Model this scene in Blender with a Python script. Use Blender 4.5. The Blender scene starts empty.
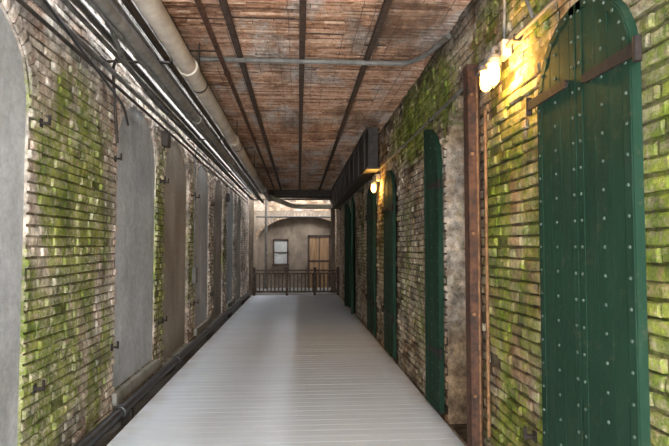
import bpy, math, random
from mathutils import Vector
random.seed(7)
S=bpy.context.scene
COL=S.collection
XR=1.40; XL=-1.79; ZC=3.59; DEND=21.5

# ---------------- node helper ----------------
class G:
    def __init__(s,name):
        s.m=bpy.data.materials.new(name); s.m.use_nodes=True
        s.t=s.m.node_tree; s.b=s.t.nodes['Principled BSDF']
        s.geo=s.t.nodes.new('ShaderNodeNewGeometry')
    def n(s,k): return s.t.nodes.new(k)
    def l(s,a,b): s.t.links.new(a,b)
    def pos(s,sc=(1,1,1)):
        v=s.n('ShaderNodeVectorMath'); v.operation='MULTIPLY'
        s.l(s.geo.outputs['Position'],v.inputs[0]); v.inputs[1].default_value=sc
        return v.outputs[0]
    def noise(s,scale,detail=4,sc=(1,1,1),rough=.55,dist=0):
        x=s.n('ShaderNodeTexNoise'); x.inputs['Scale'].default_value=scale
        x.inputs['Detail'].default_value=detail; x.inputs['Roughness'].default_value=rough
        x.inputs['Distortion'].default_value=dist
        s.l(s.pos(sc),x.inputs['Vector']); return x.outputs['Fac']
    def ramp(s,f,stops,interp='LINEAR'):
        r=s.n('ShaderNodeValToRGB'); s.l(f,r.inputs[0]); cr=r.color_ramp; cr.interpolation=interp
        while len(cr.elements)<len(stops): cr.elements.new(0.5)
        for e,(p,c) in zip(cr.elements,stops):
            e.position=p
            if not isinstance(c,(tuple,list)): c=(c,c,c)
            e.color=(*c[:3],1)
        return r.outputs[0]
    def mix(s,f,a,b,mode='MIX'):
        x=s.n('ShaderNodeMix'); x.data_type='RGBA'; x.blend_type=mode
        for sock,v in ((x.inputs[0],f),(x.inputs[6],a),(x.inputs[7],b)):
            if isinstance(v,(int,float)): sock.default_value=v if sock.type=='VALUE' else (v,v,v,1)
            elif isinstance(v,(tuple,list)): sock.default_value=(*v[:3],1)
            else: s.l(v,sock)
        return x.outputs[2]
    def math(s,op,a,b=0,clamp=False):
        x=s.n('ShaderNodeMath'); x.operation=op; x.use_clamp=clamp
        for i,v in enumerate((a,b)):
            if isinstance(v,(int,float)): x.inputs[i].default_value=v
            else: s.l(v,x.inputs[i])
        return x.outputs[0]
    def axis(s,i):
        x=s.n('ShaderNodeSeparateXYZ'); s.l(s.geo.outputs['Position'],x.inputs[0]); return x.outputs[i]
    def attr(s,n):
        x=s.n('ShaderNodeAttribute'); x.attribute_name=n; return x.outputs['Fac']
    def out(s,col,rough=.8,metal=0,bump=None,bs=.3,bd=.01,spec=None):
        if isinstance(col,(tuple,list)): s.b.inputs['Base Color'].default_value=(*col[:3],1)
        else: s.l(col,s.b.inputs['Base Color'])
        if isinstance(rough,(int,float)): s.b.inputs['Roughness'].default_value=rough
        else: s.l(rough,s.b.inputs['Roughness'])
        s.b.inputs['Metallic'].default_value=metal
        if spec is not None: s.b.inputs['Specular IOR Level'].default_value=spec
        if bump is not None:
            x=s.n('ShaderNodeBump'); x.inputs['Strength'].default_value=bs; x.inputs['Distance'].default_value=bd
            s.l(bump,x.inputs['Height']); s.l(x.outputs[0],s.b.inputs['Normal'])
        return s.m

def wallmat(name,palette,cream,cream_amt,blobs,mortar=False,tint=.25):
    g=G(name)
    if mortar: base=g.ramp(g.noise(9,5),[(.3,(.06,.042,.028)),(.7,(.23,.185,.135))])
    else:
        n=len(palette)
        r=g.math('ADD',g.math('MULTIPLY',g.attr('bc'),.8),g.math('MULTIPLY',g.noise(7,4),.25))
        base=g.ramp(r,[(i/(n-1),c) for i,c in enumerate(palette)])
    w=g.noise(1.1,9,(1,1.4,.7),.68)
    wm=g.ramp(w,[(.5-cream_amt*.2,0),(.62-cream_amt*.2,1)])
    w2=g.ramp(g.noise(16,6,rough=.7),[(.36,0),(.56,1)])
    wm=g.math('MULTIPLY',wm,g.math('ADD',g.math('MULTIPLY',w2,.75),.15))
    if mortar: wm=g.math('MULTIPLY',wm,.6)
    c=g.mix(wm,base,cream)
    st=g.ramp(g.noise(1.6,6,(1,2.2,.22),.6),[(.47,0),(.64,.75)])
    c=g.mix(st,c,g.mix(.35,(.17,.088,.045),c,'MIX'))
    gr=g.ramp(g.noise(11,8,rough=.75),[(.32,.28),(.62,1.2)])
    c=g.mix(1,c,gr,'MULTIPLY')
    gr=g.ramp(g.noise(2.3,7,rough=.7),[(.36,.38),(.56,1.1)])
    c=g.mix(1,c,gr,'MULTIPLY')
    y=g.axis(1); z=g.axis(2); p=None
    for (yc,zc,ry,rz,amp) in blobs:
        a=g.math('DIVIDE',g.math('SUBTRACT',y,yc),ry); b=g.math('DIVIDE',g.math('SUBTRACT',z,zc),rz)
        d=g.math('ADD',g.math('MULTIPLY',a,a),g.math('MULTIPLY',b,b))
        q=g.math('MULTIPLY',g.math('SUBTRACT',1.0,g.math('MULTIPLY',d,.5),True),amp)
        p=q if p is None else g.math('MAXIMUM',p,q)
    c=g.mix(g.math('MULTIPLY',p,tint,True),c,g.mix(1,(.62,.58,.28),gr,'MULTIPLY'),'MULTIPLY')
    mn=g.noise(1.7,10,(1,2.0,.55),.72,.5)
    mm=g.math('MULTIPLY',g.math('ADD',g.math('ADD',mn,g.math('MULTIPLY',p,.31)),-.635),8,True)
    br=g.ramp(g.noise(24,6,rough=.75),[(.37,.12),(.54,1)])
    mm=g.math('MULTIPLY',mm,br)
    mc=g.ramp(g.noise(5,7,rough=.75),[(.34,(.035,.062,.008)),(.49,(.15,.215,.018)),(.66,(.40,.44,.065))])
    if mortar: mc=g.mix(1,mc,(.5,.5,.5),'MULTIPLY')
    c=g.mix(g.math('MULTIPLY',mm,.9),c,mc)
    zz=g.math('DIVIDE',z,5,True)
    c=g.mix(1,c,g.ramp(zz,[(3.25/5,1),(3.7/5,.10)]),'MULTIPLY')   # shade painted into upper wall colour to tame glare from open sky
    b=g.math('ADD',g.math('MULTIPLY',g.noise(30,6,rough=.7),1.0),g.math('MULTIPLY',g.noise(110,4),.4))
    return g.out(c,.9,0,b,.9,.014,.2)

PL=[(.17,.10,.065),(.40,.25,.17),(.64,.53,.42),(.54,.36,.26),(.76,.67,.56),(.84,.78,.69)]
PR=[(.10,.06,.035),(.32,.18,.10),(.46,.34,.21),(.56,.36,.23),(.57,.48,.34),(.73,.64,.50)]
LB=[(4.45,2.0,.75,1.1,1.1),(3.95,.8,.7,.9,1.1),(5.0,.5,.5,.6,.75),(7.1,1.6,.3,1.5,1.0),(9.2,1.5,.4,1.3,.8),(2.0,1.6,.3,2,.6),(12,1,1.2,.8,.5),(13.2,1.8,.4,1.2,.6)]
RB=[(6.2,3.1,1.8,.45,1.15),(3.4,1.7,.7,1.4,.8),(1.7,1.6,.6,1.8,1.0),(2.9,3.3,1.0,.45,1.0),(6.5,1.1,1.2,1.3,.5),(3.4,.3,.8,.6,.9),(9,1.5,.5,1.2,.5),(11.8,2,.8,1.2,.5)]
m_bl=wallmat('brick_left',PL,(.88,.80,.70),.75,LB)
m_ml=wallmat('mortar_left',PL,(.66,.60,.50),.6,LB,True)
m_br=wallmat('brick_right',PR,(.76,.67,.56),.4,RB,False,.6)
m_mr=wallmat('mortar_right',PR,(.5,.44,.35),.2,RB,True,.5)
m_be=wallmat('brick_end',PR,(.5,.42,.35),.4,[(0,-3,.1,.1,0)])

g=G('ceiling_lath')
f=g.math('ADD',g.math('MULTIPLY',g.attr('bc'),.22),g.math('MULTIPLY',g.noise(14,8,(1,1.3,1),.8),.85))
base=g.ramp(f,[(.30,(.07,.035,.022)),(.44,(.28,.15,.09)),(.56,(.48,.28,.18)),(.72,(.66,.49,.36))])
c=g.mix(g.ramp(g.noise(1.1,9,(1.8,.7,1),.70),[(.49,0),(.60,.65)]),base,g.ramp(g.noise(24,6,rough=.7),[(.32,(.17,.17,.165)),(.62,(.60,.59,.56))]))
c=g.mix(g.ramp(g.noise(.9,6,(2,.6,1),.65),[(.50,0),(.64,.75)]),c,(.11,.065,.04))
m_ceil=g.out(c,.9,0,g.noise(60,5),.8,.012,.2)
g=G('ceiling_joint'); m_cj=g.out(g.ramp(g.noise(8,4),[(.3,(.04,.025,.018)),(.7,(.15,.10,.072))]),.95)

def concrete(name,a,b,d,st=.35):
    g=G(name)
    c=g.ramp(g.noise(1.7,8,(1,1,.6),.62),[(.3,a),(.7,b)])
    c=g.mix(g.ramp(g.noise(1.1,7,(1,1.6,.5),.65),[(.5,0),(.68,st)]),c,d)
    c=g.mix(1,c,g.ramp(g.noise(18,6,rough=.7),[(.3,.75),(.6,1.05)]),'MULTIPLY')
    return g.out(c,.85,0,g.noise(25,6),.3,.01,.25)
m_con=concrete('concrete_infill',(.34,.36,.37),(.58,.60,.61),(.22,.21,.19),.6)
m_con2=concrete('concrete_stained',(.25,.215,.175),(.42,.38,.33),(.15,.12,.09),.5)
m_sill=concrete('stone_sill',(.22,.21,.18),(.42,.41,.36),(.12,.13,.06))
m_slab=concrete('slab',(.10,.09,.08),(.2,.19,.17),(.05,.045,.04))
m_stucco=concrete('stucco_end',(.15,.115,.085),(.33,.265,.205),(.09,.065,.045),.85)
m_pale=concrete('pale_board',(.36,.36,.34),(.5,.5,.48),(.3,.3,.3))

g=G('deck_boards')
c=g.ramp(g.attr('bc'),[(0,(.80,.87,.96)),(1,(.84,.91,.99))])
c=g.mix(g.ramp(g.noise(.8,7,rough=.65),[(.45,0),(.75,.35)]),c,(.66,.68,.71))
ax=g.math('ABSOLUTE',g.math('ADD',g.axis(0),.1))
edge=g.math('MULTIPLY',g.ramp(g.math('DIVIDE',ax,1.5,True),[(.82,0),(1,1)]),g.ramp(g.noise(3,6),[(.35,.1),(.65,.75)]))
c=g.mix(edge,c,(.45,.40,.34))
gv=g.n('ShaderNodeTexWave'); gv.wave_type='BANDS'; gv.bands_direction='Y'; gv.inputs['Scale'].default_value=14
g.l(g.pos(),gv.inputs['Vector'])
m_deck=g.out(c,.55,0,gv.outputs['Fac'],.2,.003,.35)
m_gap=G('deck_gap').out((.42,.43,.45),.8)

def metal(name,a,b,rough=.5,mt=.6,sc=9,bs=.2):
    g=G(name); c=g.ramp(g.noise(sc,7,rough=.65),[(.35,a),(.65,b)])
    return g.out(c,rough,mt,g.noise(40,5),bs,.004)
m_rust=metal('rusted_steel',(.03,.017,.012),(.12,.052,.027),.8,.1,14,.6)
m_rustd=metal('dark_rusted_iron',(.012,.010,.009),(.035,.022,.016),.8,.1,20,.5)
m_batt=metal('batten_wood',(.03,.02,.015),(.09,.055,.038),.85,0,14,.5)
m_rail=metal('railing_wood',(.05,.036,.026),(.14,.10,.075),.85,0,14,.5)
m_rusto=metal('rust_orange',(.12,.055,.025),(.32,.17,.075),.8,.1,20,.6)
m_dark=metal('dark_steel',(.022,.018,.015),(.065,.048,.036),.65,.1)
m_cond=metal('galvanized',(.10,.095,.085),(.22,.21,.19),.65,.1)
m_cdark=metal('grimy_conduit',(.045,.04,.035),(.12,.11,.095),.7,.0)
m_beige=metal('painted_pipe',(.36,.31,.25),(.56,.50,.42),.55,0,5,.1)
m_cream=metal('cream_pipe',(.50,.46,.30),(.68,.64,.48),.5,0,5,.1)
m_black=metal('black_pipe',(.02,.02,.022),(.05,.05,.05),.4,.2)
m_rivet=metal('rivet',(.03,.06,.042),(.09,.125,.10),.55,.1,30)
g=G('green_paint')
c=g.ramp(g.noise(2.2,8,(1,1,.4),.65),[(.3,(.006,.026,.014)),(.7,(.013,.046,.024))])
c=g.mix(g.ramp(g.noise(3,8,(2,2,.25),.7),[(.52,0),(.7,.45)]),c,(.032,.062,.038))
c=g.mix(g.ramp(g.noise(14,8,rough=.8),[(.56,0),(.70,.55)]),c,(.08,.07,.04))
m_green=g.out(c,.75,.0,g.noise(20,7,rough=.7),.5,.006,.22)
g=G('weathered_wood')
c=g.ramp(g.noise(5,7,(2,2,.4)),[(.3,(.09,.065,.045)),(.7,(.25,.19,.135))]); m_wood=g.out(c,.8,0,g.noise(20,5),.4,.005)
g=G('brown_door_wood')
c=g.ramp(g.noise(4,7,(3,3,.4)),[(.3,(.19,.11,.05)),(.7,(.38,.23,.12))]); m_door=g.out(c,.7)
m_glow=bpy.data.materials.new('amber_glass'); m_glow.use_nodes=True
b=m_glow.node_tree.nodes['Principled BSDF']; b.inputs['Base Color'].default_value=(1,.75,.3,1)
b.inputs['Emission Color'].default_value=(1,.55,.12,1); b.inputs['Emission Strength'].default_value=14

# ---------------- mesh helpers ----------------
class MB:
    def __init__(s): s.v=[];s.f=[];s.mi=[];s.bc=[]
    def face(s,pts,mi=0,bc=0):
        i=len(s.v); s.v+= [tuple(p) for p in pts]; s.f.append(tuple(range(i,i+len(pts)))); s.mi.append(mi); s.bc.append(bc)
    def box(s,a,b,mi=0,bc=0):
        (x0,y0,z0),(x1,y1,z1)=a,b; i=len(s.v)
        s.v+=[(x0,y0,z0),(x1,y0,z0),(x1,y1,z0),(x0,y1,z0),(x0,y0,z1),(x1,y0,z1),(x1,y1,z1),(x0,y1,z1)]
        for f in ((3,2,1,0),(4,5,6,7),(0,1,5,4),(1,2,6,5),(2,3,7,6),(3,0,4,7)):
            s.f.append(tuple(i+k for k in f)); s.mi.append(mi); s.bc.append(bc)
    def brick(s,o,u,v,n,hu,hv,dep,mi,bc,ch=.006):
        i=len(s.v)
        q=[(-1,-1),(1,-1),(1,1),(-1,1)]
        for (a,b) in q: s.v.append(tuple(o+u*(a*hu)+v*(b*hv)))
        for (a,b) in q: s.v.append(tuple(o+u*(a*hu)+v*(b*hv)+n*(dep-ch)))
        for (a,b) in q: s.v.append(tuple(o+u*(a*(hu-ch)+random.uniform(-.003,.003))+v*(b*(hv-ch)+random.uniform(-.003,.003))+n*(dep+random.uniform(-.003,.003))))
        for base in (0,4):
            for k in range(4):
                kk=(k+1)%4; s.f.append((i+base+k,i+base+kk,i+base+4+kk,i+base+4+k)); s.mi.append(mi); s.bc.append(bc)
        s.f.append((i+8,i+9,i+10,i+11)); s.mi.append(mi); s.bc.append(bc)
    def build(s,name,mats,parent=None,smooth=False):
        me=bpy.data.meshes.new(name); me.from_pydata(s.v,[],s.f)
        for m in mats: me.materials.append(m)
        me.polygons.foreach_set('material_index',s.mi)
        a=me.attributes.new('bc','FLOAT','FACE'); a.data.foreach_set('value',[float(x) for x in s.bc])
        if smooth: me.polygons.foreach_set('use_smooth',[True]*len(s.f))
        me.update()
        o=bpy.data.objects.new(name,me); COL.objects.link(o)
        if parent: o.parent=parent
        return o
def empty(name,loc=(0,0,0)):
    o=bpy.data.objects.new(name,None); o.empty_display_size=.1; COL.objects.link(o); return o
def bevel(o,w=.005):
    m=o.modifiers.new('bevel','BEVEL'); m.width=w; m.segments=2; m.limit_method='ANGLE'; return o
def fillet(pts,r=.08,n=5):
    pts=[Vector(p) for p in pts]; out=[pts[0]]
    for i in range(1,len(pts)-1):
        a,b,c=pts[i-1],pts[i],pts[i+1]; d1=(a-b); d2=(c-b); rr=min(r,d1.length*.45,d2.length*.45)
        p=b+d1.normalized()*rr; q=b+d2.normalized()*rr
        for k in range(n+1):
            t=k/n; out.append(p*(1-t)**2+b*2*t*(1-t)+q*t*t)
    out.append(pts[-1]); return out
def pipe(name,pts,r,mat,parent=None,fr=.08):
    cu=bpy.data.curves.new(name,'CURVE'); cu.dimensions='3D'; cu.bevel_depth=r; cu.bevel_resolution=4; cu.use_fill_caps=True
    P=fillet(pts,fr) if len(pts)>2 else [Vector(p) for p in pts]
    sp=cu.splines.new('POLY'); sp.points.add(len(P)-1)
    for q,p in zip(sp.points,P): q.co=(*p,1)
    sp.use_smooth=True
    cu.materials.append(mat); o=bpy.data.objects.new(name,cu); COL.objects.link(o)
    if parent: o.parent=parent
    return o
def lathe(name,prof,loc,mat,parent=None,n=20,axis='Z'):
    mb=MB()
    for (r0,h0),(r1,h1) in zip(prof,prof[1:]):
        for k in range(n):
            a=2*math.pi*k/n; b_=2*math.pi*(k+1)/n
            P=[(r0*math.cos(a),r0*math.sin(a),h0),(r0*math.cos(b_),r0*math.sin(b_),h0),(r1*math.cos(b_),r1*math.sin(b_),h1),(r1*math.cos(a),r1*math.sin(a),h1)]
            if axis=='Y': P=[(x,z,y) for x,y,z in P]
            if axis=='X': P=[(z,y,x) for x,y,z in P]
            mb.face([(x+loc[0],y+loc[1],z+loc[2]) for x,y,z in P])
    return mb.build(name,[mat],parent,True)

# ---------------- arched walls ----------------
def top_at(op,d,e=0):
    c=(op['d0']+op['d1'])/2; hw=(op['d1']-op['d0'])/2+e; t=(d-c)/hw
    return op['sp']+(op['ri']+e)*math.sqrt(max(0,1-t*t))
def build_wall(name,X,nx,D0,D1,H,ops,mats):
    mb=MB(); N=20
    D=D0
    for op in ops:
        mb.face([(X,D,-.3),(X,op['d0'],-.3),(X,op['d0'],H),(X,D,H)],1)
        X2=X-nx*op['dep']
        for k in range(N):
            a=op['d0']+(op['d1']-op['d0'])*k/N; b=op['d0']+(op['d1']-op['d0'])*(k+1)/N
            za,zb=top_at(op,a),top_at(op,b)
            mb.face([(X,a,za),(X,b,zb),(X,b,H),(X,a,H)],1)
            if op['sill']>-.3: mb.face([(X,a,-.3),(X,b,-.3),(X,b,op['sill']),(X,a,op['sill'])],1)
            mb.face([(X,a,za),(X,b,zb),(X2,b,zb),(X2,a,za)],0,.4)
        for e in ('d0','d1'):
            mb.face([(X,op[e],op['sill']),(X,op[e],op['sp']),(X2,op[e],op['sp']),(X2,op[e],op['sill'])],0,.4)
        mb.face([(X,op['d0'],op['sill']),(X,op['d1'],op['sill']),(X2,op['d1'],op['sill']),(X2,op['d0'],op['sill'])],1)
        mb.face([(X2,op['d0'],op['sill']-.1),(X2,op['d1'],op['sill']-.1),(X2,op['d1'],op['sp']+op['ri']+.1),(X2,op['d0'],op['sp']+op['ri']+.1)],1)
        D=op['d1']
    mb.face([(X,D,-.3),(X,D1,-.3),(X,D1,H),(X,D,H)],1)
    u=Vector((0,1,0));v=Vector((0,0,1));n=Vector((nx,0,0))
    rh=.071; row=0; z=-.1; ring=.11
    while z<H-.04:
        zc=z+rh/2; y=D0+random.uniform(0,.1)
        header=(row%6==5)
        while y<D1:
            L=(.105 if header else .205)*random.uniform(.93,1.05)
            a,b=y,min(y+L,D1); segs=[(a,b)]
            for op in ops:
                c=(op['d0']+op['d1'])/2; hw=(op['d1']-op['d0'])/2
                if zc<op['sill']: continue
                if zc<op['sp']: w=hw
                else:
                    t=(zc-op['sp'])/(op['ri']+ring)
                    if t>=1: continue
                    w=(hw+ring)*math.sqrt(1-t*t)
                ns=[]
                for (p,q) in segs:
                    if q<=c-w or p>=c+w: ns.append((p,q)); continue
                    if p<c-w: ns.append((p,c-w))
                    if q>c+w: ns.append((c+w,q))
                segs=ns
            for p,q in segs:
                if q-p<.04: continue
                if random.random()<.02: continue
                o=Vector((X,(p+q)/2,zc+random.uniform(-.004,.004)+.006*math.sin(y*1.3+row*.3)))
                mb.brick(o,u,v,n,(q-p)/2,rh/2-.0065-random.uniform(0,.003),random.choice((.006,.012,.016,.020,.026))+random.uniform(-.003,.003),0,random.random())
            y+=L+.012
        z+=rh; row+=1
    for op in ops:
        c=(op['d0']+op['d1'])/2; hw=(op['d1']-op['d0'])/2
        nn=max(10,int(math.pi*(hw+op['ri'])/2*1.05/.078))
        for k in range(nn):
            t=math.pi*(k+.5)/nn
            e=Vector((X,c+math.cos(t)*(hw+ring/2),op['sp']+math.sin(t)*(op['ri']+ring/2)))
            rad=Vector((0,math.cos(t)/hw,math.sin(t)/max(op['ri'],.1))).normalized(); tan=Vector((0,-rad.z,rad.y))
            mb.brick(e,tan,rad,n,.030,ring/2-.004,.018+random.uniform(-.003,.003),0,random.random())
    return mb.build(name,mats)

def OP(d0,d1,sill,sp,ri,dep): return dict(d0=d0,d1=d1,sill=sill,sp=sp,ri=ri,dep=dep)
lops=[OP(2.15,3.67,.2,2.62,.52,.03),OP(5.41,6.88,.2,2.62,.52,.03),OP(7.3,8.9,.05,2.6,.55,.05),OP(9.5,10.9,.2,2.62,.5,.03),
      OP(11.5,12.9,.05,2.6,.5,.04),OP(13.6,15.0,.2,2.6,.5,.03),OP(15.7,17.1,.05,2.6,.5,.04)]
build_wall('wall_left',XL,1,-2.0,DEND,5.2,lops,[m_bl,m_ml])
for i,op in enumerate(lops):
    mb=MB(); X=XL-op['dep']; pts=[(X+.012,op['d0']+.001,op['sill']+.002),(X+.012,op['d1']-.001,op['sill']+.002)]
    for k in range(25):
        d=op['d1']+(op['d0']-op['d1'])*(.5-.5*math.cos(math.pi*k/24)); pts.append((X+.012,d,top_at(op,d)-.001))
    mb.face(pts); e=[(p[0]-.01,p[1],p[2]) for p in pts]; mb.face(e[::-1])
    mb.build('infilled_archway',[m_con2 if i in (2,4,6) else m_con])
    mb=MB(); mb.box((XL+.001,op['d0']-.06,op['sill']-.12),(XL+.06,op['d1']+.06,op['sill']))
    bevel(mb.build('window_sill',[m_sill]),.01)

rops=[OP(4.15,5.02,-.05,2.38,.42,.28),OP(7.52,8.38,-.05,2.35,.42,.10),OP(9.5,10.45,-.05,2.35,.42,.10),OP(13.0,13.9,-.05,2.35,.42,.2),OP(15.6,16.5,-.05,2.35,.42,.2)]
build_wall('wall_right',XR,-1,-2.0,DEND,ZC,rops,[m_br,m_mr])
for op in (rops[0],rops[3],rops[4]):
    mb=MB(); X=XR+op['dep']-.003; u=Vector((0,1,0));v=Vector((0,0,1));n=Vector((-1,0,0))
    z=-.02
    while z<2.80:
        y=op['d0']+random.uniform(-.1,0); zz=z+.03
        c=(op['d0']+op['d1'])/2; hw=(op['d1']-op['d0'])/2
        w=hw if zz<op['sp'] else hw*math.sqrt(max(0,1-((zz-op['sp'])/op['ri'])**2))
        while y<op['d1']:
            p=max(y,c-w); q=min(y+.2,c+w)
            if q-p>.03: mb.brick(Vector((X,(p+q)/2,z)),u,v,n,(q-p)/2,.029,.014+random.uniform(-.004,.004),0,.2+.6*random.random())
            y+=.211
        z+=.071
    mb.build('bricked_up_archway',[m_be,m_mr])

# ---------------- ceiling ----------------
mb=MB(); u=Vector((1,0,0));v=Vector((0,1,0));n=Vector((0,0,-1)); CX0=-1.10; CE=19.8
mb.box((CX0,-1.5,ZC),(XR+.3,CE,ZC+.12),1)
y=-1.5
while y<CE-.05:
    x=CX0+random.uniform(-.25,0); rw=random.uniform(.030,.040)
    while x<XR:
        L=random.choice((.2,.4,.7,1.2))*random.uniform(.9,1.1)
        p=max(x,CX0); q=min(x+L,XR)
        if q-p>.02 and random.random()>.06:
            mb.brick(Vector(((p+q)/2,y+rw/2,ZC)),u,v,n,(q-p)/2,rw/2-.006,random.choice((.006,.012,.018)),0,random.random(),.005)
        x+=L+.006
    y+=rw
# lath cross wires, broken in places
x=CX0+.05
while x<XR-.03:
    y=-1.4
    while y<CE-.3:
        L=random.uniform(.4,1.6)
        if random.random()<.55:
            mb.box((x,y,ZC-.019),(x+.004,min(y+L,CE-.05),ZC-.014),1)
        y+=L
    x+=random.uniform(.07,.15)
mb.build('ceiling',[m_ceil,m_cj])
for i,x in enumerate((.03,.70,-.60)):
    mb=MB(); mb.box((x-.028,-1.5,ZC-.075),(x+.028,18.40,ZC-.025)); 
    bevel(mb.build('ceiling_batten',[m_batt]),.006)
mb=MB(); mb.box((CX0-.06,-1.5,ZC-.14),(CX0,CE,ZC+.1)); mb.box((CX0-.06,-1.5,ZC-.14),(CX0+.05,CE,ZC-.125)); mb.build('ceiling_edge_beam',[m_dark])
for y in (18.45,19.5):
    mb=MB(); mb.box((-1.03,y,ZC-.20),(XR-.03,y+.12,ZC-.03)); mb.box((-1.03,y-.03,ZC-.22),(XR-.03,y+.15,ZC-.20)); mb.build('ceiling_crossbeam',[m_dark])

# ---------------- floor ----------------
mb=MB(); mb.box((XL-.3,-2,-.3),(XR+.4,DEND+.5,-.12)); mb.build('floor',[m_slab])
mb=MB(); y=-1.6
while y<18.0:
    mb.box((-1.54,y,-.035),(1.345,y+.137,random.uniform(-.001,0)),0,random.random()); y+=.142
mb.box((-1.53,-1.6,-.034),(1.335,18.0,-.006),2)
for x in (-1.5,-.75,0,.7,1.3): mb.box((x-.03,-1.6,-.12),(x+.03,18.0,-.036),1)
mb.build('deck_boardwalk',[m_deck,m_wood,m_gap])
mb=MB(); mb.box((XL,18.1,-.12),(XR,DEND,-.01)); mb.build('floor_slab_end',[m_slab])

# ---------------- left base pipe ----------------
r=empty('drain_pipe')
pipe('pipe_run',[(-1.645,-1.5,.075),(-1.645,17.8,.075)],.05,m_black,r)
for y in (1.5,3.6,5.2,7.5,10,13,16):
    lathe('coupling',[(.04,-.05),(.062,-.045),(.062,.045),(.04,.05)],(-1.645,y,.075),m_black,r,16,'Y')
    mb=MB(); mb.box((-1.70,y+.2,-.12),(-1.60,y+.25,.03)); mb.build('support',[m_dark],r)

# ---------------- overhead pipes, left ----------------
r=empty('overhead_steam_pipe')
pipe('pipe_run',[(-.96,-1.2,3.16),(-.96,17.9,3.16)],.075,m_beige,r)
for y in (1.9,4.7,7.9,11.2,14.5): 
    lathe('collar',[(.07,-.05),(.088,-.045),(.088,.045),(.07,.05)],(-.96,y,3.16),m_beige,r,20,'Y')
    pipe('hanger_rod',[(-.96,y+.5,3.24),(-.96,y+.5,ZC-.02)],.008,m_dark,r)
    lathe('clamp',[(.077,-.02),(.081,-.02),(.081,.02),(.077,.02)],(-.96,y+.5,3.16),m_dark,r,20,'Y')
r=empty('overhead_pipe')
pipe('pipe_run',[(-1.16,-1.2,3.05),(-1.16,17.6,3.05)],.040,m_cond,r)
for y in (3.0,6.2,9.4,12.6,15.8): lathe('coupling',[(.035,-.04),(.054,-.035),(.054,.035),(.035,.04)],(-1.16,y,3.05),m_cond,r,16,'Y')
r=empty('overhead_pipe')
pipe('pipe_run',[(-.745,-1.2,3.42),(-.745,6.3,3.40),(-.745,18.2,3.36)],.022,m_rust,r)
for y in (2.2,5.6,9,13): lathe('coupling',[(.02,-.03),(.032,-.025),(.032,.025),(.02,.03)],(-.745,y,3.405),m_rust,r,14,'Y')
r=empty('electrical_conduit_rack')
for i,(x,z,rad,mt) in enumerate(((-1.70,3.50,.035,m_cdark),(-1.62,3.40,.03,m_cdark),(-1.54,3.42,.022,m_cdark),(-1.46,3.42,.035,m_dark),(-1.37,3.42,.03,m_cdark),(-1.70,3.20,.022,m_cond),(-1.70,3.10,.016,m_dark),(-1.28,3.43,.034,m_dark),(-1.27,3.24,.022,m_cdark),(-1.34,3.18,.018,m_cond),(-1.52,3.20,.02,m_cdark),(-1.58,3.26,.016,m_dark))):
    pipe('conduit_%d'%i,[(x,-1.2,z),(x,4.2+i*.7,z),(x+.03,4.6+i*.7,z-.05),(x+.03,17.8,z-.05)],rad,mt,r,.1)
for y in (2.0,5.0,8.6,12.2,15.8):
    mb=MB(); mb.box((XL+.03,y,3.30),(CX0-.07,y+.04,3.315)); 
    mb.box((CX0-.09,y,3.30),(CX0-.07,y+.04,ZC)); mb.build('strut',[m_dark],r)
pipe('drop_1',[(-1.62,5.0,3.42),(-1.74,5.1,3.3),(-1.745,5.2,2.95),(-1.745,5.28,2.6)],.014,m_dark,r)
pipe('drop_2',[(-1.46,4.1,3.40),(-1.46,4.5,3.15),(-1.46,5.6,3.08),(-1.46,17,3.08)],.022,m_cdark,r,.15)
pipe('drop_3',[(-1.62,9.2,3.40),(-1.745,9.2,3.2),(-1.745,9.2,1.2)],.016,m_cond,r)
pipe('cable_loop',[(-1.72,3.1,3.40),(-1.66,3.7,3.18),(-1.62,4.4,3.02),(-1.70,5.3,2.98),(-1.745,5.6,2.85)],.012,m_black,r,.3)
mb=MB(); mb.box((-1.765,9.12,1.0),(-1.70,9.28,1.25)); bevel(mb.build('junction_box',[m_cond],r))
for y,z in ((7.09,2.9),(13.25,2.7)):
    mb=MB(); mb.box((-1.765,y-.08,z),(-1.68,y+.08,z+.2)); bevel(mb.build('junction_box',[m_dark],r))

# transverse conduits
pipe('ceiling_conduit',[(-1.02,5.45,3.50),(1.12,5.45,3.50),(1.26,5.2,3.50),(1.345,4.7,3.50)],.026,m_cond,None,.15)
pipe('ceiling_conduit',[(-1.02,10.2,3.48),(-.85,10.2,3.48)],.02,m_cond)

# ---------------- right wall fittings ----------------
r=empty('wall_conduit')
pipe('pipe_run',[(1.345,-1.2,2.9),(1.345,16.5,2.9)],.014,m_cond,r)
for y in (1,3.2,5.4,6.8,8.2,10,12,14):
    mb=MB(); mb.box((1.328,y,2.88),(1.375,y+.02,2.92)); mb.build('clip',[m_dark],r)

# steel girder
r=empty('steel_girder')
mb=MB(); x0,x1=1.09,1.31; y0,y1=8.6,17.9; z0,z1=2.86,3.54
mb.box((x0,y0,z0),(x1,y1,z0+.03)); mb.box((x0,y0,z1-.03),(x1,y1,z1)); mb.box((x0+.03,y0+.01,z0+.03),(x0+.055,y1,z1-.03))
mb.box((x1-.055,y0+.01,z0+.03),(x1-.03,y1,z1-.03)); mb.box((x0+.03,y0,z0+.03),(x1-.03,y0+.02,z1-.03))
y=y0+.4
while y<y1:
    mb.box((x0+.005,y,z0+.03),(x0+.03,y+.025,z1-.03)); y+=.9
mb.build('girder',[m_dark],r)
mb=MB()
for k in range(8): mb.box((x0+.04+k*.02,y0-.008,z0+.06),(x0+.048+k*.02,y0,z0+.068)); 
mb.build('bolts',[m_dark],r)
for y in (11.4,14.7,17.2):
    mb=MB(); mb.box((x1-.02,y,z0-.09),(XR-.03,y+.1,z0)); mb.build('bracket',[m_dark],r)

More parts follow.
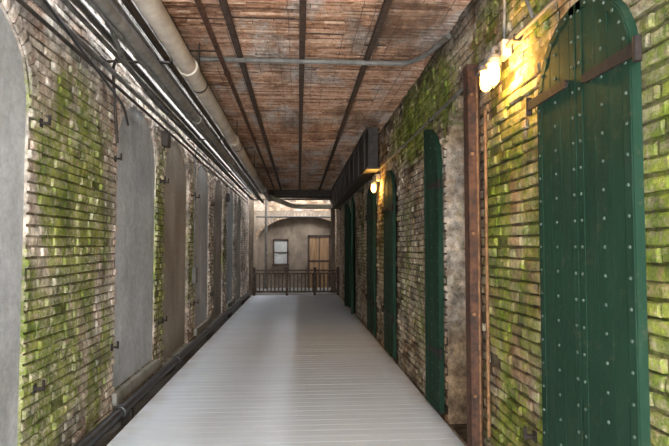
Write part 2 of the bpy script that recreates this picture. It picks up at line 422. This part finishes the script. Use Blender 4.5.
# rusty post (channel section) at right
r=empty('rusted_steel_post')
mb=MB(); cx,cy=1.318,4.00
mb.box((cx-.045,cy-.045,.002),(cx+.045,cy-.037,2.98),0)
mb.box((cx-.045,cy-.045,.002),(cx-.037,cy+.06,2.98),0)
mb.box((cx+.037,cy-.045,.002),(cx+.045,cy+.06,2.98),1)
mb.box((cx+.018,cy-.058,.002),(cx+.03,cy-.045,2.9),1)
mb.box((cx-.05,cy-.05,2.93),(cx+.058,cy+.065,2.985),0)
bevel(mb.build('channel',[m_rust,m_rusto],r),.003)
for z in (.5,1.1,1.7,2.3,2.75):
    lathe('bolt',[(0,-.014),(.013,-.012),(.013,0)],(cx-.015,cy-.045,z),m_rusto,r,6,'Y')
    mb=MB(); mb.box((cx+.04,cy-.02,z-.02),(XR-.025,cy+.02,z)); mb.build('tie',[m_rust],r)
pipe('conduit_drop',[(1.362,3.83,.25),(1.362,3.83,2.6)],.012,m_rusto)

# ---------------- iron shutters ----------------
def leaf_mesh(w,spring,rise,z0):
    pts=[(0,z0),(w,z0)]
    for k in range(17):
        t=math.pi/2*k/16; pts.append((w-w*math.sin(t),spring+rise*math.cos(t)))
    return pts
def put_leaf(name,hinge,ang_dir,w,spring,rise,z0,th,parent,nrm,rivets=True):
    H=Vector((hinge[0],hinge[1],0)); d=Vector((ang_dir[0],ang_dir[1],0)).normalized(); n=Vector((nrm[0],nrm[1],0)).normalized()
    pts=leaf_mesh(w,spring,rise,z0); mb=MB()
    P=lambda u,z,k: H+d*u+n*k+Vector((0,0,z))
    F=[P(u,z,th) for u,z in pts]; B=[P(u,z,0) for u,z in pts]
    mb.face(F); mb.face(B[::-1])
    for i in range(len(pts)):
        j=(i+1)%len(pts); mb.face([F[i],F[j],B[j],B[i]])
    mb.build(name,[m_green],parent)
    mb=MB()
    def bar(u0,z0_,u1,z1_,t=.005):
        q=[(u0,z0_),(u1,z0_),(u1,z1_),(u0,z1_)]
        a=[P(u,z,th+t) for u,z in q]; b=[P(u,z,th) for u,z in q]; mb.face(a)
        for i in range(4): mb.face([a[i],a[(i+1)%4],b[(i+1)%4],b[i]])
    bar(.005,z0+.01,.055,spring); bar(w-.05,z0+.01,w-.005,spring+rise*.985)
    bar(.055,z0+.01,w-.05,z0+.07)
    m=3; a0=.060; a1=w-.055; pw=(a1-a0)/m
    for k in range(m):
        uu=a0+k*pw; t_=(w-uu)/w
        bar(uu+.002,z0+.075,uu+pw-.004,spring+(rise-.06)*math.sqrt(max(0,1-t_*t_)),.003)
    for k in range(16):
        def q(t,e): return (w-(w-e)*math.sin(t),spring+(rise-e)*math.cos(t))
        t0=math.pi/2*k/16; t1=math.pi/2*(k+1)/16
        a=[q(t0,.006),q(t1,.006),q(t1,.05),q(t0,.05)]
        A=[P(u,z,th+.005) for u,z in a]; Bb=[P(u,z,th) for u,z in a]; mb.face(A)
        mb.face([A[0],A[1],Bb[1],Bb[0]]); mb.face([A[2],A[3],Bb[3],Bb[2]])
    mb.build(name+'_frame',[m_green],parent)
    if rivets:
        mb=MB()
        def riv(u,z,k):
            c=P(u,z,k); R=.0085; M=8
            for (r0,h0),(r1,h1) in (((R,0),(R*.75,R*.5)),((R*.75,R*.5),(0.0005,R*.75))):
                for i in range(M):
                    a=2*math.pi*i/M; b_=2*math.pi*(i+1)/M
                    mb.face([c+d*(r0*math.cos(a))+Vector((0,0,r0*math.sin(a)))+n*h0, c+d*(r0*math.cos(b_))+Vector((0,0,r0*math.sin(b_)))+n*h0,
                             c+d*(r1*math.cos(b_))+Vector((0,0,r1*math.sin(b_)))+n*h1, c+d*(r1*math.cos(a))+Vector((0,0,r1*math.sin(a)))+n*h1])
        z=z0+.05
        while z<spring+rise-.05:
            if z<spring: riv(.03,z,th+.005)
            riv(w-.028,z,th+.005)
            if z<spring+rise*.6: riv(w*.5,z,th+.003)
            z+=.125
        for k in range(1,7):
            t=math.pi/2*k/7; riv(w-(w-.03)*math.sin(t),spring+(rise-.03)*math.cos(t),th+.005)
        mb.build(name+'_rivets',[m_rivet],parent,True)
    return P
def strap(P,u0,u1,z,th,parent,name,hook=True):
    mb=MB(); q=[(u0,z-.028),(u1,z-.021),(u1+.02,z),(u1,z+.021),(u0,z+.028)]
    a=[P(u,zz,th+.018) for u,zz in q]; b=[P(u,zz,th+.004) for u,zz in q]; mb.face(a)
    for i in range(5): mb.face([a[i],a[(i+1)%5],b[(i+1)%5],b[i]])
    mb.build(name,[m_rustd],parent)
    if hook:
        c=P(u0,z-.05,th+.004); lathe(name+'_pin',[(0,0),(.017,0),(.017,.1),(0,.1)],tuple(c),m_rustd,parent,10)
TH=.04
def double_shutter(d0,d1,spring,rise,z0,X,strz):
    r=empty('arched_iron_shutter'); w=(d1-d0)/2-.004
    P1=put_leaf('leaf_1',(X,d0),(0,1),w,spring,rise,z0,TH,r,(-1,0))
    P2=put_leaf('leaf_2',(X,d1),(0,-1),w,spring,rise,z0,TH,r,(-1,0))
    for k,z in enumerate(strz):
        strap(P1,-.045,w*.8,z,TH,r,'strap_a%d'%k); strap(P2,-.10,w*.8,z+.03,TH,r,'strap_b%d'%k)
    return r
double_shutter(2.05,2.90,2.37,.41,.05,1.372,(2.38,.35))
double_shutter(7.54,8.36,2.34,.40,.05,1.372,(2.15,.6))
double_shutter(9.52,10.43,2.34,.40,.05,1.372,(2.15,.6))
r=empty('arched_iron_shutter')
P=put_leaf('leaf_1',(1.375,5.06),(-.03,.5),.46,2.38,.44,.04,TH,r,(-.5,-.03))
strap(P,-.03,.3,2.2,TH,r,'strap_1'); strap(P,-.03,.3,.6,TH,r,'strap_2')
r=empty('arched_iron_shutter')
P=put_leaf('leaf_1',(1.37,13.96),(-.10,.42),.44,2.34,.42,.04,TH,r,(-.42,-.10),False)
P=put_leaf('leaf_2',(1.37,12.94),(-.10,-.42),.44,2.34,.42,.04,TH,r,(-.42,.10),False)

def pintle(X,y,z,s):
    r=empty('shutter_pintle'); f=lambda a,b:(min(X+s*a,X+s*b),max(X+s*a,X+s*b))
    mb=MB(); a,b=f(.0,.06); mb.box((a,y-.009,z-.009),(b,y+.009,z+.009)); a,b=f(0,.008); mb.box((a,y-.022,z-.03),(b,y+.022,z+.03)); mb.build('spike',[m_rustd],r)
    lathe('pin',[(0,-.015),(.010,-.015),(.010,.055),(0,.055)],(X+s*.06,y,z),m_rustd,r,10)
for op in lops[:4]:
    for z in (.65,2.45):
        pintle(XL+.022,op['d1']+.12,z,1); pintle(XL+.022,op['d0']-.12,z,1)
pintle(XR-.022,3.1,.5,-1)

# ---------------- wall lamps ----------------
def wall_lamp(y,z,double,power):
    r=empty('wall_lantern'); X=XR-.022
    mb=MB(); mb.box((X-.065,y-.07,z+.09),(X,y+.07,z+.20)); bevel(mb.build('junction_box',[m_beige],r),.01)
    jars=[(1.255,y-.055),(1.255,y+.085)] if double else [(1.27,y)]
    for i,(jx,jy) in enumerate(jars):
        pipe('arm_%d'%i,[(X-.06,y,z+.15),(jx,jy,z+.15),(jx,jy,z+.07)],.014,m_cond,r,.04)
        lathe('cap_%d'%i,[(.016,.10),(.042,.085),(.05,.06),(.05,.03),(.044,.03)],(jx,jy,z),m_cond,r)
        lathe('glass_%d'%i,[(.036,.03),(.040,.0),(.040,-.05),(.033,-.085),(.018,-.102),(.0005,-.106)],(jx,jy,z),m_glow,r)
        for k in range(4):
            a=math.pi/2*k+.4; ca,sa=math.cos(a),math.sin(a)
            pipe('guard_%d_%d'%(i,k),[(jx+.048*ca,jy+.048*sa,z+.04),(jx+.05*ca,jy+.05*sa,z-.07),(jx,jy,z-.125)],.003,m_cond,r,.03)
    ld=bpy.data.lights.new('lamp_bulb','POINT'); ld.energy=power; ld.color=(1,.55,.12); ld.shadow_soft_size=.03
    lo=bpy.data.objects.new('lamp_bulb',ld); lo.location=(jars[0][0]+.0,jars[0][1]-.09 if double else jars[0][1]-.07,z-.05); COL.objects.link(lo); lo.parent=r
    return r
r=wall_lamp(3.42,2.75,True,27)
pipe('feed',[(XR-.05,3.42,2.95),(XR-.05,3.40,3.2),(XR-.09,3.32,3.30),(XR-.05,3.15,3.22),(XR-.04,3.0,2.93)],.011,m_cond,r,.08)
r=wall_lamp(9.05,2.63,False,24)

# ---------------- end of corridor ----------------
r=empty('wooden_railing'); yf=17.95
mb=MB(); mb.box((-1.5,yf-.045,.80),(1.33,yf+.045,.85)); mb.box((-1.5,yf-.02,.10),(1.33,yf+.02,.16)); mb.box((-1.5,yf-.02,.70),(1.33,yf+.02,.75))
bevel(mb.build('rails',[m_rail],r),.005)
mb=MB(); x=-1.42
while x<1.3: mb.box((x,yf-.018,.16),(x+.045,yf+.018,.70)); x+=.125
mb.build('balusters',[m_rail],r)
mb=MB()
for x in (-1.5,-.42,.5,1.27):
    mb.box((x,yf-.05,.001),(x+.09,yf+.05,.90)); mb.box((x-.012,yf-.062,.90),(x+.102,yf+.062,.93))
bevel(mb.build('posts',[m_rail],r),.004)

Y=DEND
mb=MB(); N=30; cx,hw,sp,ri=.2,1.75,1.9,.9
xs=[XL-.1+(XR+.3-XL+.1)*k/N for k in range(N+1)]
def az(x): 
    t=(x-cx)/hw; return sp+ri*math.sqrt(max(0,1-t*t)) if abs(t)<1 else 0
for a,b in zip(xs,xs[1:]):
    za,zb=az(a),az(b)
    mb.face([(a,Y-.35,za),(b,Y-.35,zb),(b,Y-.35,5.6),(a,Y-.35,5.6)],0)
    mb.face([(a,Y-.35,za),(b,Y-.35,zb),(b,Y,zb),(a,Y,za)],0)
mb.box((XL-.1,Y,-.1),(XR+.3,Y+.2,5.6),0)
mb.build('wall_end',[m_stucco])
mb=MB(); u=Vector((1,0,0));v=Vector((0,0,1));n=Vector((0,-1,0)); z=3.05
while z<5.5:
    x=XL
    while x<XR:
        mb.brick(Vector((x+.1,Y-.35,z)),u,v,n,.1,.03,.014,0,random.random()); x+=.211
    z+=.071
for k in range(40):
    t=math.pi*(k+.5)/40
    e=Vector((cx+math.cos(t)*(hw+.06),Y-.35,sp+math.sin(t)*(ri+.06)))
    if XL<e.x<XR: mb.brick(e,Vector((-math.sin(t)*1,0,math.cos(t)*.6)).normalized(),Vector((math.cos(t)*.6,0,math.sin(t))).normalized(),n,.035,.06,.014,0,random.random()*.5)
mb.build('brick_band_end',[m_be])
r=empty('door_1')
mb=MB(); mb.box((.42,Y-.06,-.01),(1.22,Y-.01,2.0)); mb.build('panel',[m_door],r)
mb=MB(); 
for a in (((.36,Y-.09,-.01),(.44,Y-.005,2.06)),((1.20,Y-.09,-.01),(1.28,Y-.005,2.06)),((.36,Y-.09,1.98),(1.28,Y-.005,2.08)),((.80,Y-.075,0),(.84,Y-.05,1.98)),((.44,Y-.08,1.0),(1.2,Y-.055,1.08))): mb.box(*a)
mb.build('frame',[m_batt],r)
r=empty('window_1')
mb=MB(); mb.box((-.95,Y-.04,.95),(-.45,Y-.005,1.85)); mb.build('board',[m_pale],r)
mb=MB()
for a in (((-1.0,Y-.07,.9),(-.95,Y-.005,1.9)),((-.45,Y-.07,.9),(-.40,Y-.005,1.9)),((-1.0,Y-.07,1.85),(-.4,Y-.005,1.92)),((-1.03,Y-.1,.86),(-.37,Y-.005,.92)),((-.95,Y-.06,1.36),(-.45,Y-.03,1.40))): mb.box(*a)
mb.build('frame',[m_batt],r)
pipe('cream_water_pipe',[(-1.0,17.3,3.22),(-.2,18.9,3.02),(1.30,18.9,3.02)],.08,m_cream,None,.3)
pipe('overhead_pipe',[(-1.6,18.9,3.25),(1.33,18.9,3.28)],.03,m_rust)
pipe('overhead_pipe',[(-1.6,20.6,2.75),(1.33,20.6,2.75)],.035,m_cdark)
pipe('standpipe',[(-1.25,20.9,0),(-1.25,20.9,3.4)],.05,m_cdark)
mb=MB(); mb.box((-1.7,18.65,-.01),(-1.55,18.82,3.4)); mb.box((-1.74,18.61,3.3),(-1.51,18.86,3.42)); mb.box((-1.74,18.61,-.01),(-1.51,18.86,.12)); mb.build('timber_post',[m_wood])
mb=MB(); mb.box((1.15,19.05,-.01),(1.30,19.25,3.3)); mb.box((1.11,19.01,3.2),(1.34,19.29,3.32)); mb.box((1.11,19.01,-.01),(1.34,19.29,.12)); mb.build('timber_post',[m_wood])

# ---------------- world, camera ----------------
w=bpy.data.worlds.new('World'); S.world=w; w.use_nodes=True
bg=w.node_tree.nodes['Background']; bg.inputs[0].default_value=(.95,.97,1,1); bg.inputs[1].default_value=15.5
cam=bpy.data.cameras.new('camera'); cam.lens=29; cam.sensor_width=36; cam.clip_start=.05
co=bpy.data.objects.new('camera',cam); COL.objects.link(co); co.location=(0,0,1.6)
co.rotation_euler=(math.radians(92.55),0,math.radians(-3.82)); S.camera=co
S.view_settings.view_transform='Standard'
